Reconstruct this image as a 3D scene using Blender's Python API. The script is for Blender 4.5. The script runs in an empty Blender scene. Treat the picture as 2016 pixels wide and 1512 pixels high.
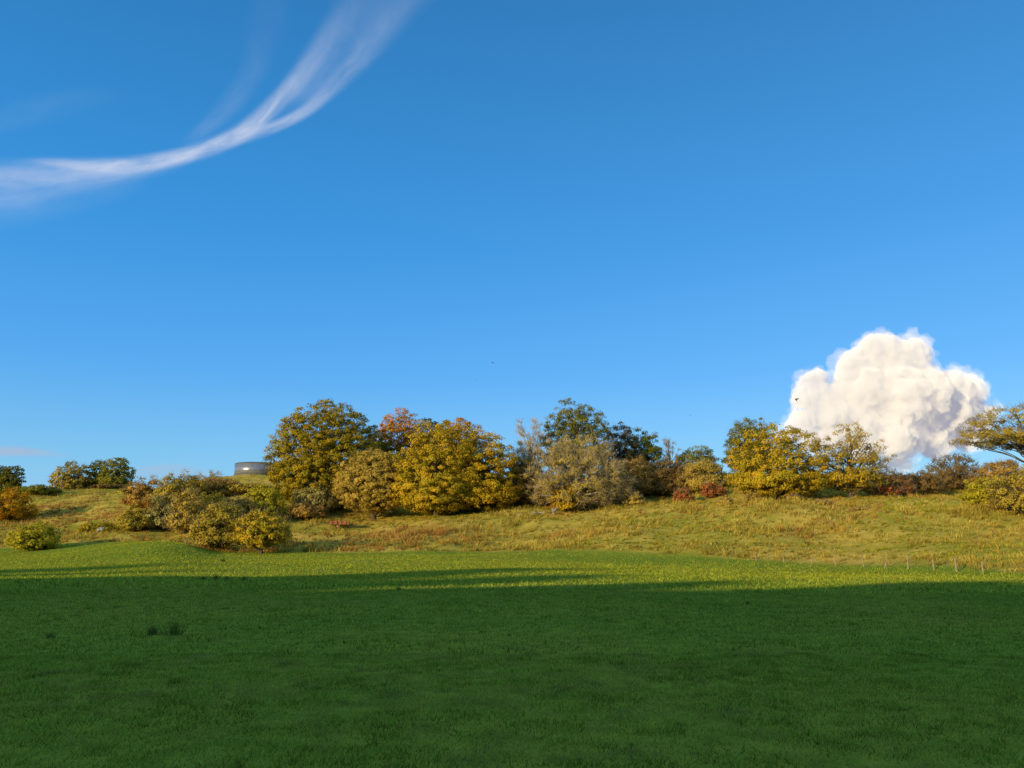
import bpy, math, numpy as np
from mathutils import Vector, Matrix
scene=bpy.context.scene
col=scene.collection
EYE=1.7
PITCH=math.radians(12.0); CP=math.cos(PITCH); SP=math.sin(PITCH); F=1523.0
def elev(r):            # elevation tangent of a sighting row
    yc=(756-r)/F
    return (SP+yc*CP)/(CP-yc*SP)
def brg(c,r=960):       # bearing tangent of a sighting
    yc=(756-r)/F
    return ((c-1008)/F)/(CP-yc*SP)

# ------------------------------------------------------------ noise helpers
def vnoise(x,y,scale,seed=0):
    x=np.asarray(x,float)/scale; y=np.asarray(y,float)/scale
    xi=np.floor(x).astype(np.int64); yi=np.floor(y).astype(np.int64)
    fx=x-xi; fy=y-yi; fx=fx*fx*(3-2*fx); fy=fy*fy*(3-2*fy)
    def h(a,b):
        n=(a*374761393+b*668265263+seed*1442695041)&0xffffffff
        n=((n^(n>>13))*1274126177)&0xffffffff
        return ((n^(n>>16))&0xffff)/65535.0
    return (h(xi,yi)*(1-fx)+h(xi+1,yi)*fx)*(1-fy)+(h(xi,yi+1)*(1-fx)+h(xi+1,yi+1)*fx)*fy
def vnoise3(p,scale,seed=0):
    p=p/scale; i=np.floor(p).astype(np.int64); f=p-i; f=f*f*(3-2*f)
    def h(a,b,c):
        n=(a*374761393+b*668265263+c*2147483647+seed*1442695041)&0xffffffff
        n=((n^(n>>13))*1274126177)&0xffffffff
        n=((n^(n>>15))*2246822519)&0xffffffff
        return ((n^(n>>16))&0xffff)/65535.0
    r=0
    for dx in (0,1):
        for dy in (0,1):
            for dz in (0,1):
                w=(f[:,0] if dx else 1-f[:,0])*(f[:,1] if dy else 1-f[:,1])*(f[:,2] if dz else 1-f[:,2])
                r=r+w*h(i[:,0]+dx,i[:,1]+dy,i[:,2]+dz)
    return r

# ------------------------------------------------------------ terrain survey
ROWS=np.array([0,30,50,62,75,90,105,120,135,150,170,200,240,300,450],float)
COLS={
-300:[-1.7,-1.7,-1.7,-1.7,-1.6,-1.5,-1.3,-1.2,.8,3,6,11,16,21,28],
0:[-1.7,-1.7,-1.7,-1.6,-1.5,-1.3,-1.1,-.9,1.2,3.5,6.5,11.5,16.5,21.5,28],
120:[-1.7,-1.7,-1.65,-1.5,-1.3,-1.0,-.7,-.2,1.5,3.9,7.3,12.3,17.5,21.8,28],
250:[-1.7,-1.7,-1.6,-1.4,-1.0,-.3,.6,.9,2.2,5,9,14.2,17.5,20,26],
340:[-1.7,-1.7,-1.6,-1.3,-.6,.3,1.3,1.2,2.5,6,10.5,15.8,19,21,25],
420:[-1.7,-1.7,-1.65,-1.45,-1.2,-1.0,-.9,.6,3,6.5,11.5,17.5,20.5,22,25],
500:[-1.7,-1.7,-1.7,-1.5,-1.3,-1.1,-1.0,.3,2.9,6.2,11.5,18.0,21,22,25],
600:[-1.7,-1.7,-1.7,-1.5,-1.3,-1.1,-1.0,.1,2.8,5.9,10.5,17.5,21.5,23,25],
800:[-1.7,-1.7,-1.7,-1.5,-1.3,-1.1,-1.0,.4,3.1,6,10,17,22,24,25],
1000:[-1.7,-1.7,-1.7,-1.5,-1.3,-1.1,-.9,.8,3.6,6.6,10.5,17,21.5,23,25],
1200:[-1.7,-1.7,-1.75,-1.7,-1.6,-1.4,.2,2.6,5.0,7.8,11.5,17,21,23,25],
1430:[-1.7,-1.7,-1.8,-1.9,-1.9,-1.4,1.2,4.2,7.4,10,13.5,18.2,21,23,25],
1550:[-1.7,-1.7,-1.9,-2.1,-2.2,-1.3,1.7,5.2,8.8,11,14,18.2,21,23,25],
1700:[-1.7,-1.7,-2.0,-2.3,-2.2,-.4,2.6,5.8,8.2,10.5,14,18.4,21,23,25],
1850:[-1.7,-1.7,-2.1,-2.3,-1.3,1.2,3.8,6,8,10.5,14,18.4,21,23,25],
2016:[-1.7,-1.7,-2.2,-2.0,-.3,1.9,4.2,6.2,8.3,10.5,14,18.4,21,23,25],
2300:[-1.7,-1.7,-2.0,-1.5,0,2.2,4.4,6.4,8.5,10.5,14,18.4,21,23,25]}
ct=np.array([brg(c,1020) for c in COLS]); cz=np.array(list(COLS.values()))
LT=np.arange(-0.9,0.9001,0.01); LY=np.arange(0,451,2.0)
tmp=np.array([np.interp(LY,ROWS,z) for z in cz])            # cols x LY
LZ=np.array([np.interp(LT,ct,tmp[:,j]) for j in range(len(LY))]).T   # LT x LY
def smooth(a,ax,n,rep):
    k=np.ones(n)/n
    for _ in range(rep):
        p=[(0,0),(0,0)]; p[ax]=(n//2,n//2)
        a=np.apply_along_axis(lambda v:np.convolve(v,k,'valid'),ax,np.pad(a,p,mode='edge'))
    return a
LZ=smooth(LZ,1,5,2); LZ=smooth(LZ,0,5,2)
EDGE_T=np.array([brg(c,1100) for c in (-300,0,250,340,420,600,1000,1200,1430,1550,1700,1850,2016,2300)])
EDGE_Y=np.array([128,126,124,117,110,109,107,98,90,86,79,68,60,55],float)
def edge_y(t): return np.interp(t,EDGE_T,EDGE_Y)
def sstep(a,b,v):
    u=np.clip((v-a)/(b-a),0,1); return u*u*(3-2*u)
def terrain(x,y):
    x=np.asarray(x,float); y=np.asarray(y,float)
    yy=np.clip(y,0,449.9); t=np.clip(x/np.maximum(y,15.0),-0.8999,0.8999)
    a=(t+0.9)/0.01; b=yy/2.0
    ia=np.clip(np.floor(a).astype(int),0,len(LT)-2); ib=np.clip(np.floor(b).astype(int),0,len(LY)-2)
    fa=a-ia; fb=b-ib
    z=(LZ[ia,ib]*(1-fa)+LZ[ia+1,ib]*fa)*(1-fb)+(LZ[ia,ib+1]*(1-fa)+LZ[ia+1,ib+1]*fa)*fb
    r=sstep(-4,6,y-edge_y(t))
    z=z+(vnoise(x,y,14,1)-.5)*(.30+1.3*r)+(vnoise(x,y,4.5,2)-.5)*(.04+.8*r)+(vnoise(x,y,1.3,3)-.5)*(.02+.2*r)
    # unseen ridge added behind camera to shade the field, falling away beyond its crest
    q=x-(y+60)
    crest=np.interp(q,[-200,-158,-145,-118,-95,-80,-60],[34,33,32.6,32.0,30.2,28.6,27.6])+(vnoise(q,q*0,24,7)-.5)*3.5+(vnoise(q,q*0,9,8)-.5)*3+(vnoise(q,q*0,3.5,9)-.5)*2
    for x0,dp,wd in ((-131,9,5),(-145,4,2.5),(-160,5,3.5),(-112,5,3),(-100,5,3.2),(-87,4,2.6),(-75,3,2.2)):  # gullies added along the sun's path to streak the field with light
        crest=crest-dp*np.exp(-((q-x0)/wd)**2)
    z=z+crest*sstep(-6,-60,y)*(1-.75*sstep(-61,-100,y))
    return z+EYE

# ------------------------------------------------------------ mesh helpers
def mesh_from(name,verts,faces_n,idx,mats,colors=None,smooth_shade=False,mat_idx=None):
    verts=np.asarray(verts,np.float32); me=bpy.data.meshes.new(name)
    nf=len(idx)//faces_n
    me.vertices.add(len(verts)); me.vertices.foreach_set("co",verts.ravel())
    me.loops.add(len(idx)); me.loops.foreach_set("vertex_index",np.asarray(idx,np.int32))
    me.polygons.add(nf); me.polygons.foreach_set("loop_start",np.arange(0,nf*faces_n,faces_n,dtype=np.int32))
    me.polygons.foreach_set("loop_total",np.full(nf,faces_n,np.int32))
    if colors is not None:
        at=me.color_attributes.new("tint",'FLOAT_COLOR','POINT')
        c4=np.ones((len(verts),4),np.float32); c4[:,:3]=colors; at.data.foreach_set("color",c4.ravel())
    for m in mats: me.materials.append(m)
    if smooth_shade: me.polygons.foreach_set("use_smooth",np.ones(nf,bool))
    me.update(calc_edges=True); me.validate()
    return me
def add_obj(name,me,parent=None,**props):
    o=bpy.data.objects.new(name,me); col.objects.link(o)
    if parent is not None: o.parent=parent
    for k,v in props.items(): o[k]=v
    return o
def rand_unit(rng,n):
    v=rng.normal(size=(n,3)); return v/np.linalg.norm(v,axis=1)[:,None]
def nrm(v): return v/np.maximum(np.linalg.norm(v,axis=1),1e-6)[:,None]

# ------------------------------------------------------------ materials
def new_mat(name):
    m=bpy.data.materials.new(name); m.use_nodes=True; nt=m.node_tree; nt.nodes.clear(); return m,nt
def N(nt,t,**k):
    n=nt.nodes.new(t)
    for a,b in k.items(): setattr(n,a,b)
    return n
def foliage_mat(name,transl=0.3):
    m,nt=new_mat(name); L=nt.links.new
    out=N(nt,'ShaderNodeOutputMaterial'); at=N(nt,'ShaderNodeAttribute',attribute_name='tint')
    d=N(nt,'ShaderNodeBsdfDiffuse')
    tr=N(nt,'ShaderNodeBsdfTranslucent'); mx=N(nt,'ShaderNodeMixShader'); mx.inputs[0].default_value=transl
    L(at.outputs['Color'],d.inputs['Color']); L(at.outputs['Color'],tr.inputs['Color'])
    L(d.outputs[0],mx.inputs[1]); L(tr.outputs[0],mx.inputs[2]); L(mx.outputs[0],out.inputs[0]); return m
def simple_mat(name,c1,c2,scale=4,rough=.8,metal=0,bump=.2,stretch=(1,1,1)):
    m,nt=new_mat(name); L=nt.links.new
    out=N(nt,'ShaderNodeOutputMaterial'); tc=N(nt,'ShaderNodeTexCoord'); mp=N(nt,'ShaderNodeMapping'); mp.inputs['Scale'].default_value=stretch
    L(tc.outputs['Object'],mp.inputs['Vector'])
    nz=N(nt,'ShaderNodeTexNoise'); nz.inputs['Scale'].default_value=scale; nz.inputs['Detail'].default_value=4; L(mp.outputs[0],nz.inputs['Vector'])
    cr=N(nt,'ShaderNodeValToRGB'); cr.color_ramp.elements[0].color=(*c1,1); cr.color_ramp.elements[1].color=(*c2,1)
    cr.color_ramp.elements[0].position=.35; cr.color_ramp.elements[1].position=.65; L(nz.outputs['Fac'],cr.inputs[0])
    p=N(nt,'ShaderNodeBsdfPrincipled'); p.inputs['Roughness'].default_value=rough; p.inputs['Metallic'].default_value=metal
    L(cr.outputs[0],p.inputs['Base Color']); b=N(nt,'ShaderNodeBump'); b.inputs['Strength'].default_value=bump; b.inputs['Distance'].default_value=.05
    L(nz.outputs['Fac'],b.inputs['Height']); L(b.outputs[0],p.inputs['Normal']); L(p.outputs[0],out.inputs[0]); return m
M_leaf=foliage_mat("leaf_foliage",.28)
M_grass=foliage_mat("grass_blades",.35)
M_bark=simple_mat("bark",(.045,.036,.026),(.11,.09,.065),3,.9,0,.5,(1,1,.3))
M_barkpale=simple_mat("pale_bark",(.16,.14,.10),(.32,.29,.22),3,.85,0,.5,(1,1,.3))
M_post=simple_mat("weathered_post_wood",(.22,.17,.10),(.40,.31,.20),9,.9,0,.3,(1,1,.2))
M_wire=simple_mat("fence_wire",(.15,.15,.15),(.25,.25,.25),20,.6,.5,0)
M_rust=simple_mat("rusty_painted_steel",(.22,.065,.018),(.40,.14,.03),2.5,.85,0,.2)
M_darkmetal=simple_mat("dark_steel",(.06,.06,.06),(.12,.11,.10),5,.6,.3,.1)
M_rubber=simple_mat("tyre_rubber",(.015,.015,.015),(.03,.03,.03),8,.9,0,.1)
M_dead=simple_mat("dead_wood",(.25,.21,.15),(.5,.44,.34),3,.85,0,.5)
M_bird=simple_mat("bird_plumage",(.01,.01,.012),(.03,.03,.035),20,.6,0,.1)
M_wool=simple_mat("sheep_wool",(.3,.28,.24),(.45,.42,.37),10,.95,0,.5)

# ------------------------------------------------------------ ground
def ground_material():
    m,nt=new_mat("meadow_ground"); L=nt.links.new
    out=N(nt,'ShaderNodeOutputMaterial'); geo=N(nt,'ShaderNodeNewGeometry')
    at=N(nt,'ShaderNodeAttribute',attribute_name='rough')
    def noise(s,d=5):
        n=N(nt,'ShaderNodeTexNoise'); n.inputs['Scale'].default_value=s; n.inputs['Detail'].default_value=d; L(geo.outputs['Position'],n.inputs['Vector']); return n
    def ramp(n,cols,lo=.35,hi=.65):
        r=N(nt,'ShaderNodeValToRGB'); e=r.color_ramp.elements; e[0].position=lo; e[1].position=hi; e[0].color=(*cols[0],1); e[1].color=(*cols[1],1); L(n.outputs['Fac'],r.inputs[0]); return r
    def mix(f,a,b):
        x=N(nt,'ShaderNodeMix',data_type='RGBA'); 
        if isinstance(f,float): x.inputs['Factor'].default_value=f
        else: L(f,x.inputs['Factor'])
        L(a,x.inputs['A']); L(b,x.inputs['B']); return x.outputs['Result']
    n1=noise(.12,3); n2=noise(2.6,5); n3=noise(.05,3); n4=noise(.45,3)
    pas=mix(.5,ramp(n2,((.10,.17,.02),(.24,.31,.04))).outputs[0],ramp(n1,((.13,.22,.025),(.26,.28,.035))).outputs[0])
    r1=ramp(n3,((.30,.27,.035),(.52,.35,.07)),.4,.6).outputs[0]; r2=ramp(n4,((.20,.20,.025),(.60,.42,.09))).outputs[0]
    rou=mix(.5,r1,r2)
    c=mix(at.outputs['Fac'],pas,rou)
    p=N(nt,'ShaderNodeBsdfDiffuse')
    L(c,p.inputs['Color'])
    nb=noise(5,4); b=N(nt,'ShaderNodeBump'); b.inputs['Strength'].default_value=.9; b.inputs['Distance'].default_value=.12; L(nb.outputs['Fac'],b.inputs['Height']); L(b.outputs[0],p.inputs['Normal'])
    L(p.outputs[0],out.inputs[0]); return m
def axis(lo,hi,step,far,mid):
    a=list(np.arange(lo,hi+.01,step)); s=step; v=hi
    while v<far: s=min(s*1.25,400); v+=s; a.append(v)
    s=step; v=lo
    while v>-far: s=min(s*1.25,400); v-=s; a.insert(0,v)
    return np.array(a)
xs=axis(-200,150,0.9,5000,0); ys=axis(-90,260,0.9,6000,0)
X,Y=np.meshgrid(xs,ys); Z=terrain(X,Y)
nv=len(xs); nh=len(ys)
V=np.stack([X.ravel(),Y.ravel(),Z.ravel()],1)
i=np.arange(nh-1)[:,None]*nv+np.arange(nv-1)[None,:]
idx=np.stack([i,i+1,i+nv+1,i+nv],2).reshape(-1)
gm=mesh_from("ground",V,4,idx,[ground_material()],smooth_shade=True)
tt=X/np.maximum(Y,15); ra=sstep(-1.0,1.0,Y-edge_y(np.clip(tt,-.9,.9))+(vnoise(X,Y,5,4)-.5)*3)
a=gm.attributes.new("rough",'FLOAT','POINT'); a.data.foreach_set("value",ra.ravel().astype(np.float32))
add_obj("ground",gm,kind="structure",label="green pasture below a rough grassy hillside",category="ground")

# ------------------------------------------------------------ grasses
def blades(rng,x,y,h,w,colors,lean=.35,dark=.6):
    n=len(x); z=terrain(x,y)-.01
    a=rng.uniform(0,2*math.pi,n); lx=rng.normal(0,lean,n)*h+.1*h; ly=rng.normal(0,lean,n)*h
    dx=np.cos(a)*w/2; dy=np.sin(a)*w/2
    v=np.empty((n,3,3)); v[:,0]=np.stack([x-dx,y-dy,z],1); v[:,1]=np.stack([x+dx,y+dy,z],1); v[:,2]=np.stack([x+lx,y+ly,z+h],1)
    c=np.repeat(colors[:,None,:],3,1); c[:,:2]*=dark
    return v.reshape(-1,3),c.reshape(-1,3)
def pick(rng,pal,n):
    pal=np.array(pal); return pal[rng.integers(0,len(pal),n)]*rng.uniform(.75,1.25,(n,1))
P_SHADE=[(.26,.39,.04),(.34,.46,.055),(.19,.33,.035),(.45,.49,.08)]
P_SUNLIT=[(.44,.45,.03),(.52,.51,.04),(.37,.39,.03),(.60,.54,.06)]
rng=np.random.default_rng(5)
vs=[];cs=[]
for (y0,y1,n,h0,h1,w) in ((4.5,13,220000,.028,.07,.0085),(13,34,190000,.035,.08,.019),(34,126,280000,.06,.15,.05)):
    y=np.sqrt(rng.uniform(y0**2,y1**2,n)) if y1<40 else y0+(y1-y0)*rng.uniform(0,1,n)
    x=rng.uniform(-1,1,n)*(.72*y+1.5)
    k=y<edge_y(x/np.maximum(y,15))-.2; x=x[k];y=y[k]
    cl=vnoise(x,y,.22,11)*.7+vnoise(x,y,.6,12)*.4
    tuf=(vnoise(x,y,.3,19)>.9)
    h=rng.uniform(h0,h1,len(x))*(.55+.9*cl*cl+.9*tuf)
    w1=np.interp(y,[30,60],[0,1])[:,None]  # shaded-to-sunlit tone blended into blade colours across the shadow edge
    c=pick(rng,P_SHADE,len(x))*(1-w1)+pick(rng,P_SUNLIT,len(x))*w1
    c=c*(.68+.20*vnoise(x,y,2.2,13)+.25*vnoise(x,y,.9,18)+.75*(vnoise(x,y,.2,14)-.4))[:,None]*rng.uniform(.45,1.45,(len(x),1))
    dry=(vnoise(x,y,5,15)*.45+vnoise(x,y,.4,16)*.7)>.80
    c[dry]=c[dry]*.55+np.array([.48,.42,.12])*.45
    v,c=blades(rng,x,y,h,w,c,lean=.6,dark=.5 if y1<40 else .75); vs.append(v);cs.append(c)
v=np.concatenate(vs);c=np.clip(np.concatenate(cs),0.01,.8)
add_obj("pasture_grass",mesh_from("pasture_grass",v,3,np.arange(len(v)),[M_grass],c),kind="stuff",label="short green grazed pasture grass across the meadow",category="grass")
# rough hillside grass in tussocks
nT=19000
ty=rng.uniform(56,300,nT*2)**1.0; tx=rng.uniform(-.78,.74,nT*2)*ty
t_=tx/ty
keep=(ty>edge_y(tx/ty)+.3)&(rng.uniform(0,1,nT*2)<np.where(t_<-.38,np.interp(ty,[60,230,300],[1,.9,.4]),np.interp(ty,[60,150,170,300],[1,1,.3,.2])))
tx=tx[keep];ty=ty[keep];t_=t_[keep]; fe_=ty-edge_y(t_)
kind=vnoise(tx,ty,13,21)*.6+vnoise(tx,ty,5,22)*.3+rng.uniform(0,.2,len(tx))+.12*np.exp(-(fe_/6)**2)
palA=np.array([(.78,.54,.09),(.70,.50,.08),(.60,.45,.06),(.85,.62,.14)])
palG=np.array([(.42,.42,.03),(.50,.47,.035),(.54,.45,.045)])
palB=np.array([(.70,.36,.08),(.58,.28,.07),(.80,.45,.12)])
brown=np.exp(-((t_+.19)/.17)**2-((ty-123)/13)**2)*1.3+1.3*np.exp(-((t_+.55)/.12)**2-((ty-168)/28)**2)+.45*(vnoise(tx,ty,9,33)>.68)
TH=.48
cbase=np.where((kind<TH)[:,None],palG[rng.integers(0,3,len(tx))],palA[rng.integers(0,4,len(tx))])
cbase=np.where((brown>rng.uniform(.2,1.1,len(tx)))[:,None],palB[rng.integers(0,3,len(tx))],cbase)
cbase=cbase*rng.uniform(.5,1.2,(len(tx),1))
nb=15; size=rng.uniform(.3,1.4,len(tx))*np.where(kind<TH,.42,1.0)*(.35+1.2*vnoise(tx,ty,6,27))*np.interp(ty,[56,80,110],[.42,.62,1.0])*(1+.3*np.exp(-(fe_/5)**2))
bx=np.repeat(tx,nb)+rng.normal(0,.28,len(tx)*nb)*np.repeat(size,nb); by=np.repeat(ty,nb)+rng.normal(0,.28,len(tx)*nb)*np.repeat(size,nb)
bh=np.repeat(size,nb)*rng.uniform(.4,1.0,len(bx))*.8; bc=np.repeat(cbase,nb,0)*rng.uniform(.65,1.3,(len(bx),1))
v1,c1=blades(rng,bx,by,bh,np.interp(by,[56,120],[.05,.11]),bc,.5,.52)
n=140000; y=rng.uniform(56,200,n); x=rng.uniform(-.75,.74,n)*y; k=y>edge_y(x/y); x=x[k];y=y[k]
kk=vnoise(x,y,11,23)*.6+vnoise(x,y,3,24)*.4
c=np.where((kk<.48)[:,None],np.array([.47,.47,.035]),np.array([.72,.53,.09]))*rng.uniform(.5,1.3,(len(x),1))
v2,c2=blades(rng,x,y,rng.uniform(.1,.3,len(x)),np.interp(y,[56,120],[.035,.07]),c,.5,.75)
v=np.concatenate([v1,v2]);c=np.clip(np.concatenate([c1,c2]),0,.85)
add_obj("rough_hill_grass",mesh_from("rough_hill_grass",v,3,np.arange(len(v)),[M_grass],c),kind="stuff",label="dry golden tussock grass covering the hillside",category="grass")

# ------------------------------------------------------------ trees
PAL={
'greengold':[(.33,.25,.018),(.41,.29,.018),(.22,.20,.018),(.37,.25,.018)],
'gold':[(.56,.36,.022),(.46,.33,.022),(.37,.29,.02),(.61,.34,.018)],
'goldolive':[(.53,.36,.026),(.43,.32,.026),(.34,.28,.022),(.60,.38,.026)],
'orangegold':[(.60,.31,.02),(.52,.31,.02),(.62,.25,.02),(.44,.29,.02)],
'orange':[(.62,.26,.02),(.52,.24,.02),(.44,.24,.02)],
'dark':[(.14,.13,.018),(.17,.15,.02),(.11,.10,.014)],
'green':[(.23,.21,.028),(.28,.25,.032),(.17,.165,.024)],
'yellowgreen':[(.44,.37,.03),(.36,.32,.025),(.50,.40,.03)],
'olive':[(.43,.31,.04),(.33,.26,.035),(.49,.35,.05)],
'tan':[(.50,.35,.06),(.41,.30,.055),(.56,.38,.07)],
'brown':[(.44,.26,.055),(.35,.21,.045),(.50,.30,.065)],
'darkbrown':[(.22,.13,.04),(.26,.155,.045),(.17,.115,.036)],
'red':[(.46,.12,.04),(.38,.12,.04),(.30,.14,.035)],
'greygreen':[(.36,.31,.09),(.29,.25,.08),(.42,.35,.11)],
}
def tube(P,R,sides,vl,fl,off):
    K=len(P); d=np.gradient(P,axis=0); d=nrm(d); up=np.array([.3,.5,.81]); a=nrm(np.cross(d,up)); b=np.cross(d,a)
    ang=np.arange(sides)*2*math.pi/sides
    ring=P[:,None,:]+R[:,None,None]*(np.cos(ang)[None,:,None]*a[:,None,:]+np.sin(ang)[None,:,None]*b[:,None,:])
    vl.append(ring.reshape(-1,3)); i=np.arange(K-1)[:,None]*sides+np.arange(sides)[None,:]; j=np.arange(K-1)[:,None]*sides+(np.arange(sides)[None,:]+1)%sides
    fl.append((np.stack([i,j,j+sides,i+sides],2).reshape(-1)+off)); return off+K*sides
def tree(name,c0,c1,top,bot,yd,pal,label,dens=1.0,leaf=.2,cat="tree",twigs=0.0,trunk_mat=None,seed=None,lean=0.0,group=None,leafdens=1.0,limb_r=1.0,mid=.40,twigcol=(.36,.27,.16),lobe=.13,rcm=.8,low_w=.34):
    seed=seed if seed is not None else int(c0*7+top*3+yd)
    rng=np.random.default_rng(abs(seed)+17)
    cm=(c0+c1)/2; x=brg(cm,(top+bot)/2)*yd; zg=float(terrain(x,yd))
    bx=x-lean; zg=float(terrain(bx,yd))-.1
    ztop=EYE+elev(top)*yd; zbot=max(EYE+elev(bot)*yd,zg+.1)
    rx=(c1-c0)/2/F*yd; hz=ztop-zbot; ry=rx*.9
    H=ztop-zg; rup=hz*(1-mid); rlo=hz*mid; rz=hz/2
    cen=np.array([lean,0,zbot+hz*mid-zg])
    bd=rand_unit(rng,12); bd[:,2]=np.abs(bd[:,2])*.9-.2; bd=nrm(bd)
    rm=(rx*ry*rz)**(1/3)
    rc=np.clip(.14*rm+.2,.33,rcm)
    n=int(dens*2.1*4*(rm/rc)**2)+10
    d=rand_unit(rng,n); 
    lob=1.05-lobe+lobe*np.max(np.clip(d@bd.T,0,1)**6,axis=1)
    u=rng.uniform(0,1,n)**.34
    P=d*(u*lob)[:,None]
    low=P[:,2]<0; s=1+low_w*np.clip(-P[:,2],0,1); P[:,0]*=np.where(low,s,1); P[:,1]*=np.where(low,s,1)
    P=P*np.array([rx-rc*.3,ry,1])
    P[:,2]*=np.where(low,rlo,rup-rc*.25)
    P=P+cen
    per=int(np.clip(1.5*leafdens*2.5*(rc/leaf)**2,6,90))
    zt=np.percentile(P[:,2],99)+rc*.5; f=(H-cen[2])/max(zt-cen[2],.1); up_=P[:,2]>cen[2]; P[:,2]=np.where(up_,cen[2]+(P[:,2]-cen[2])*f,P[:,2])
    xt=np.percentile(np.abs(P[:,0]-lean),97.5)+rc*.7; P[:,0]=lean+(P[:,0]-lean)*rx/xt; 
    rel=(P-cen)/np.array([rx,ry,rz])
    outd=nrm(rel+np.array([0,0,.2]))
    rcs=rc*rng.uniform(.6,1.25,n)
    m=n*per; ci=np.repeat(np.arange(n),per)
    ld=rand_unit(rng,m)+outd[ci]*.3; ld=nrm(ld)
    lp=P[ci]+ld*(rcs[ci]*rng.uniform(.1,1,m)**.5)[:,None]*np.array([1.3,1.3,.75])
    ok=lp[:,2]>.12; lp=lp[ok];ld=ld[ok];ci=ci[ok];m=len(lp)
    nn=nrm(ld*.5+outd[ci]*.7+rand_unit(rng,m)*.6)
    a=nrm(np.cross(nn,rand_unit(rng,m))); b=np.cross(nn,a)
    s=leaf*rng.uniform(.5,1.3,m)[:,None]*.9
    q=np.empty((m,4,3)); q[:,0]=lp-a*s; q[:,1]=lp-b*s*.6; q[:,2]=lp+a*s; q[:,3]=lp+b*s*.6
    cc=pick(rng,PAL[pal],n)*rng.uniform(.75,1.2,(n,1))
    colr=cc[ci]*.6+pick(rng,PAL[pal],m)*.4
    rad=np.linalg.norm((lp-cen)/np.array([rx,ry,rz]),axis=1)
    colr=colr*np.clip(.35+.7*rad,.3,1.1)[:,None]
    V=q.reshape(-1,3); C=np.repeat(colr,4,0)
    e=bpy.data.objects.new(name,None); col.objects.link(e); e.empty_display_size=1; e.location=(bx,yd,zg)
    e["label"]=label; e["category"]=cat
    if group: e["group"]=group
    if twigs>0:   # fine bare twigs fanning out through the crown
        k=int(n*10*twigs); ti=rng.integers(0,n,k)
        td=nrm(rand_unit(rng,k)+outd[ti]*.9+np.array([0,0,.35])); ln=rc*rng.uniform(.8,2.0,k)
        p0=P[ti]+rng.normal(0,rc*.25,(k,3)); p1=p0+td*ln[:,None]; sd=nrm(np.cross(td,rand_unit(rng,k)))*.032
        q2=np.stack([p0-sd,p0+sd,p1+sd*.3,p1-sd*.3],1); k2=(p0[:,2]>.1); q2=q2[k2]
        V=np.concatenate([V,q2.reshape(-1,3)]); C=np.concatenate([C,np.tile(np.array([twigcol]),(len(q2)*4,1))*rng.uniform(.6,1.2,(len(q2)*4,1))])
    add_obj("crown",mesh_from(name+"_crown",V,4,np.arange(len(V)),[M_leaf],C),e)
    vl=[];fl=[];off=0; tr=(.022*H+.05)*limb_r
    tt=np.linspace(0,1,9)
    topz=cen[2]+rup*.5
    wob=rng.normal(0,.012*H,(9,2)).cumsum(0)*.6; wob-=wob[0]
    TP=np.stack([lean*tt**1.3+wob[:,0],wob[:,1],tt*topz],1); TR=tr*(1-.85*tt); TR[0]*=1.45
    off=tube(TP,TR,8,vl,fl,off)
    nl=int(min(n,80 if dens<.9 or twigs>0 else 36)); sel=rng.choice(n,nl,replace=False)
    for sidx in sel:
        E=P[sidx]; f=np.clip((E[2]-rng.uniform(.15,.5)*rz)/max(topz,.1),.12,.92)*rng.uniform(.55,1)
        S=np.array([np.interp(f,tt,TP[:,q]) for q in range(3)]); r0=np.interp(f,tt,TR)*rng.uniform(.35,.6)
        k=np.linspace(0,1,7)[:,None]; mid_=S*.5+E*.5+np.array([0,0,.12*np.linalg.norm(E-S)])+rng.normal(0,.07*np.linalg.norm(E-S),3)
        B=(1-k)**2*S+2*k*(1-k)*mid_+k*k*E+rng.normal(0,.012*np.linalg.norm(E-S),(7,3))*np.sin(k*math.pi)
        off=tube(B,r0*(1-.85*k[:,0])+.015,5,vl,fl,off)
    add_obj("trunk",mesh_from(name+"_trunk",np.concatenate(vl),4,np.concatenate(fl),[trunk_mat or M_bark],smooth_shade=True),e)
    return e

T=tree
# skyline trees to the west
T("tree",-30,18,917,962,290,'dark',"dark leafy tree on the distant hill crest",leaf=.4)
T("tree",4,46,917,962,285,'dark',"small dark round tree on the hill crest",leaf=.4)
T("hawthorn_tree",104,182,909,972,255,'olive',"half bare brownish tree on the hill crest",dens=.7,leaf=.32,twigs=.5)
T("tree",166,214,908,972,258,'dark',"dense dark green tree on the hill crest",leaf=.34)
T("tree",196,262,901,972,254,'green',"broad dark green tree on the hill crest",leaf=.34)
T("shrub",185,252,953,978,238,'darkbrown',"low brown shrub under crest trees",cat="bush",leaf=.3)
T("maple_tree",-50,62,964,1042,165,'orangegold',"bright orange autumn tree at the hill foot")
T("shrub",30,115,955,1010,222,'green',"green hedge shrub on the upper slope",cat="bush")
T("shrub",-20,55,957,1004,225,'dark',"dark green hedge shrub on the slope",cat="bush")
T("shrub",24,113,1030,1092,119,'yellowgreen',"rounded yellow green bush at the pasture edge",cat="bush",leaf=.18,lobe=.1)
T("shrub",245,335,945,1030,168,'brown',"brown leafless shrub on the slope",cat="bush",twigs=.5,mid=.3)
T("hawthorn_tree",302,402,933,1030,164,'olive',"olive green hawthorn on the slope",twigs=.2,mid=.3)
T("shrub",232,295,995,1056,136,'olive',"low olive scrub on the bank",cat="bush",dens=.9,mid=.3)
T("shrub",160,236,1028,1056,138,'greengold',"low green bramble scrub",cat="bush",dens=.8,mid=.3)
T("shrub",285,348,975,1056,138,'greygreen',"pale twiggy bush on the bank",cat="bush",dens=.8,twigs=.6,mid=.3)
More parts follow.
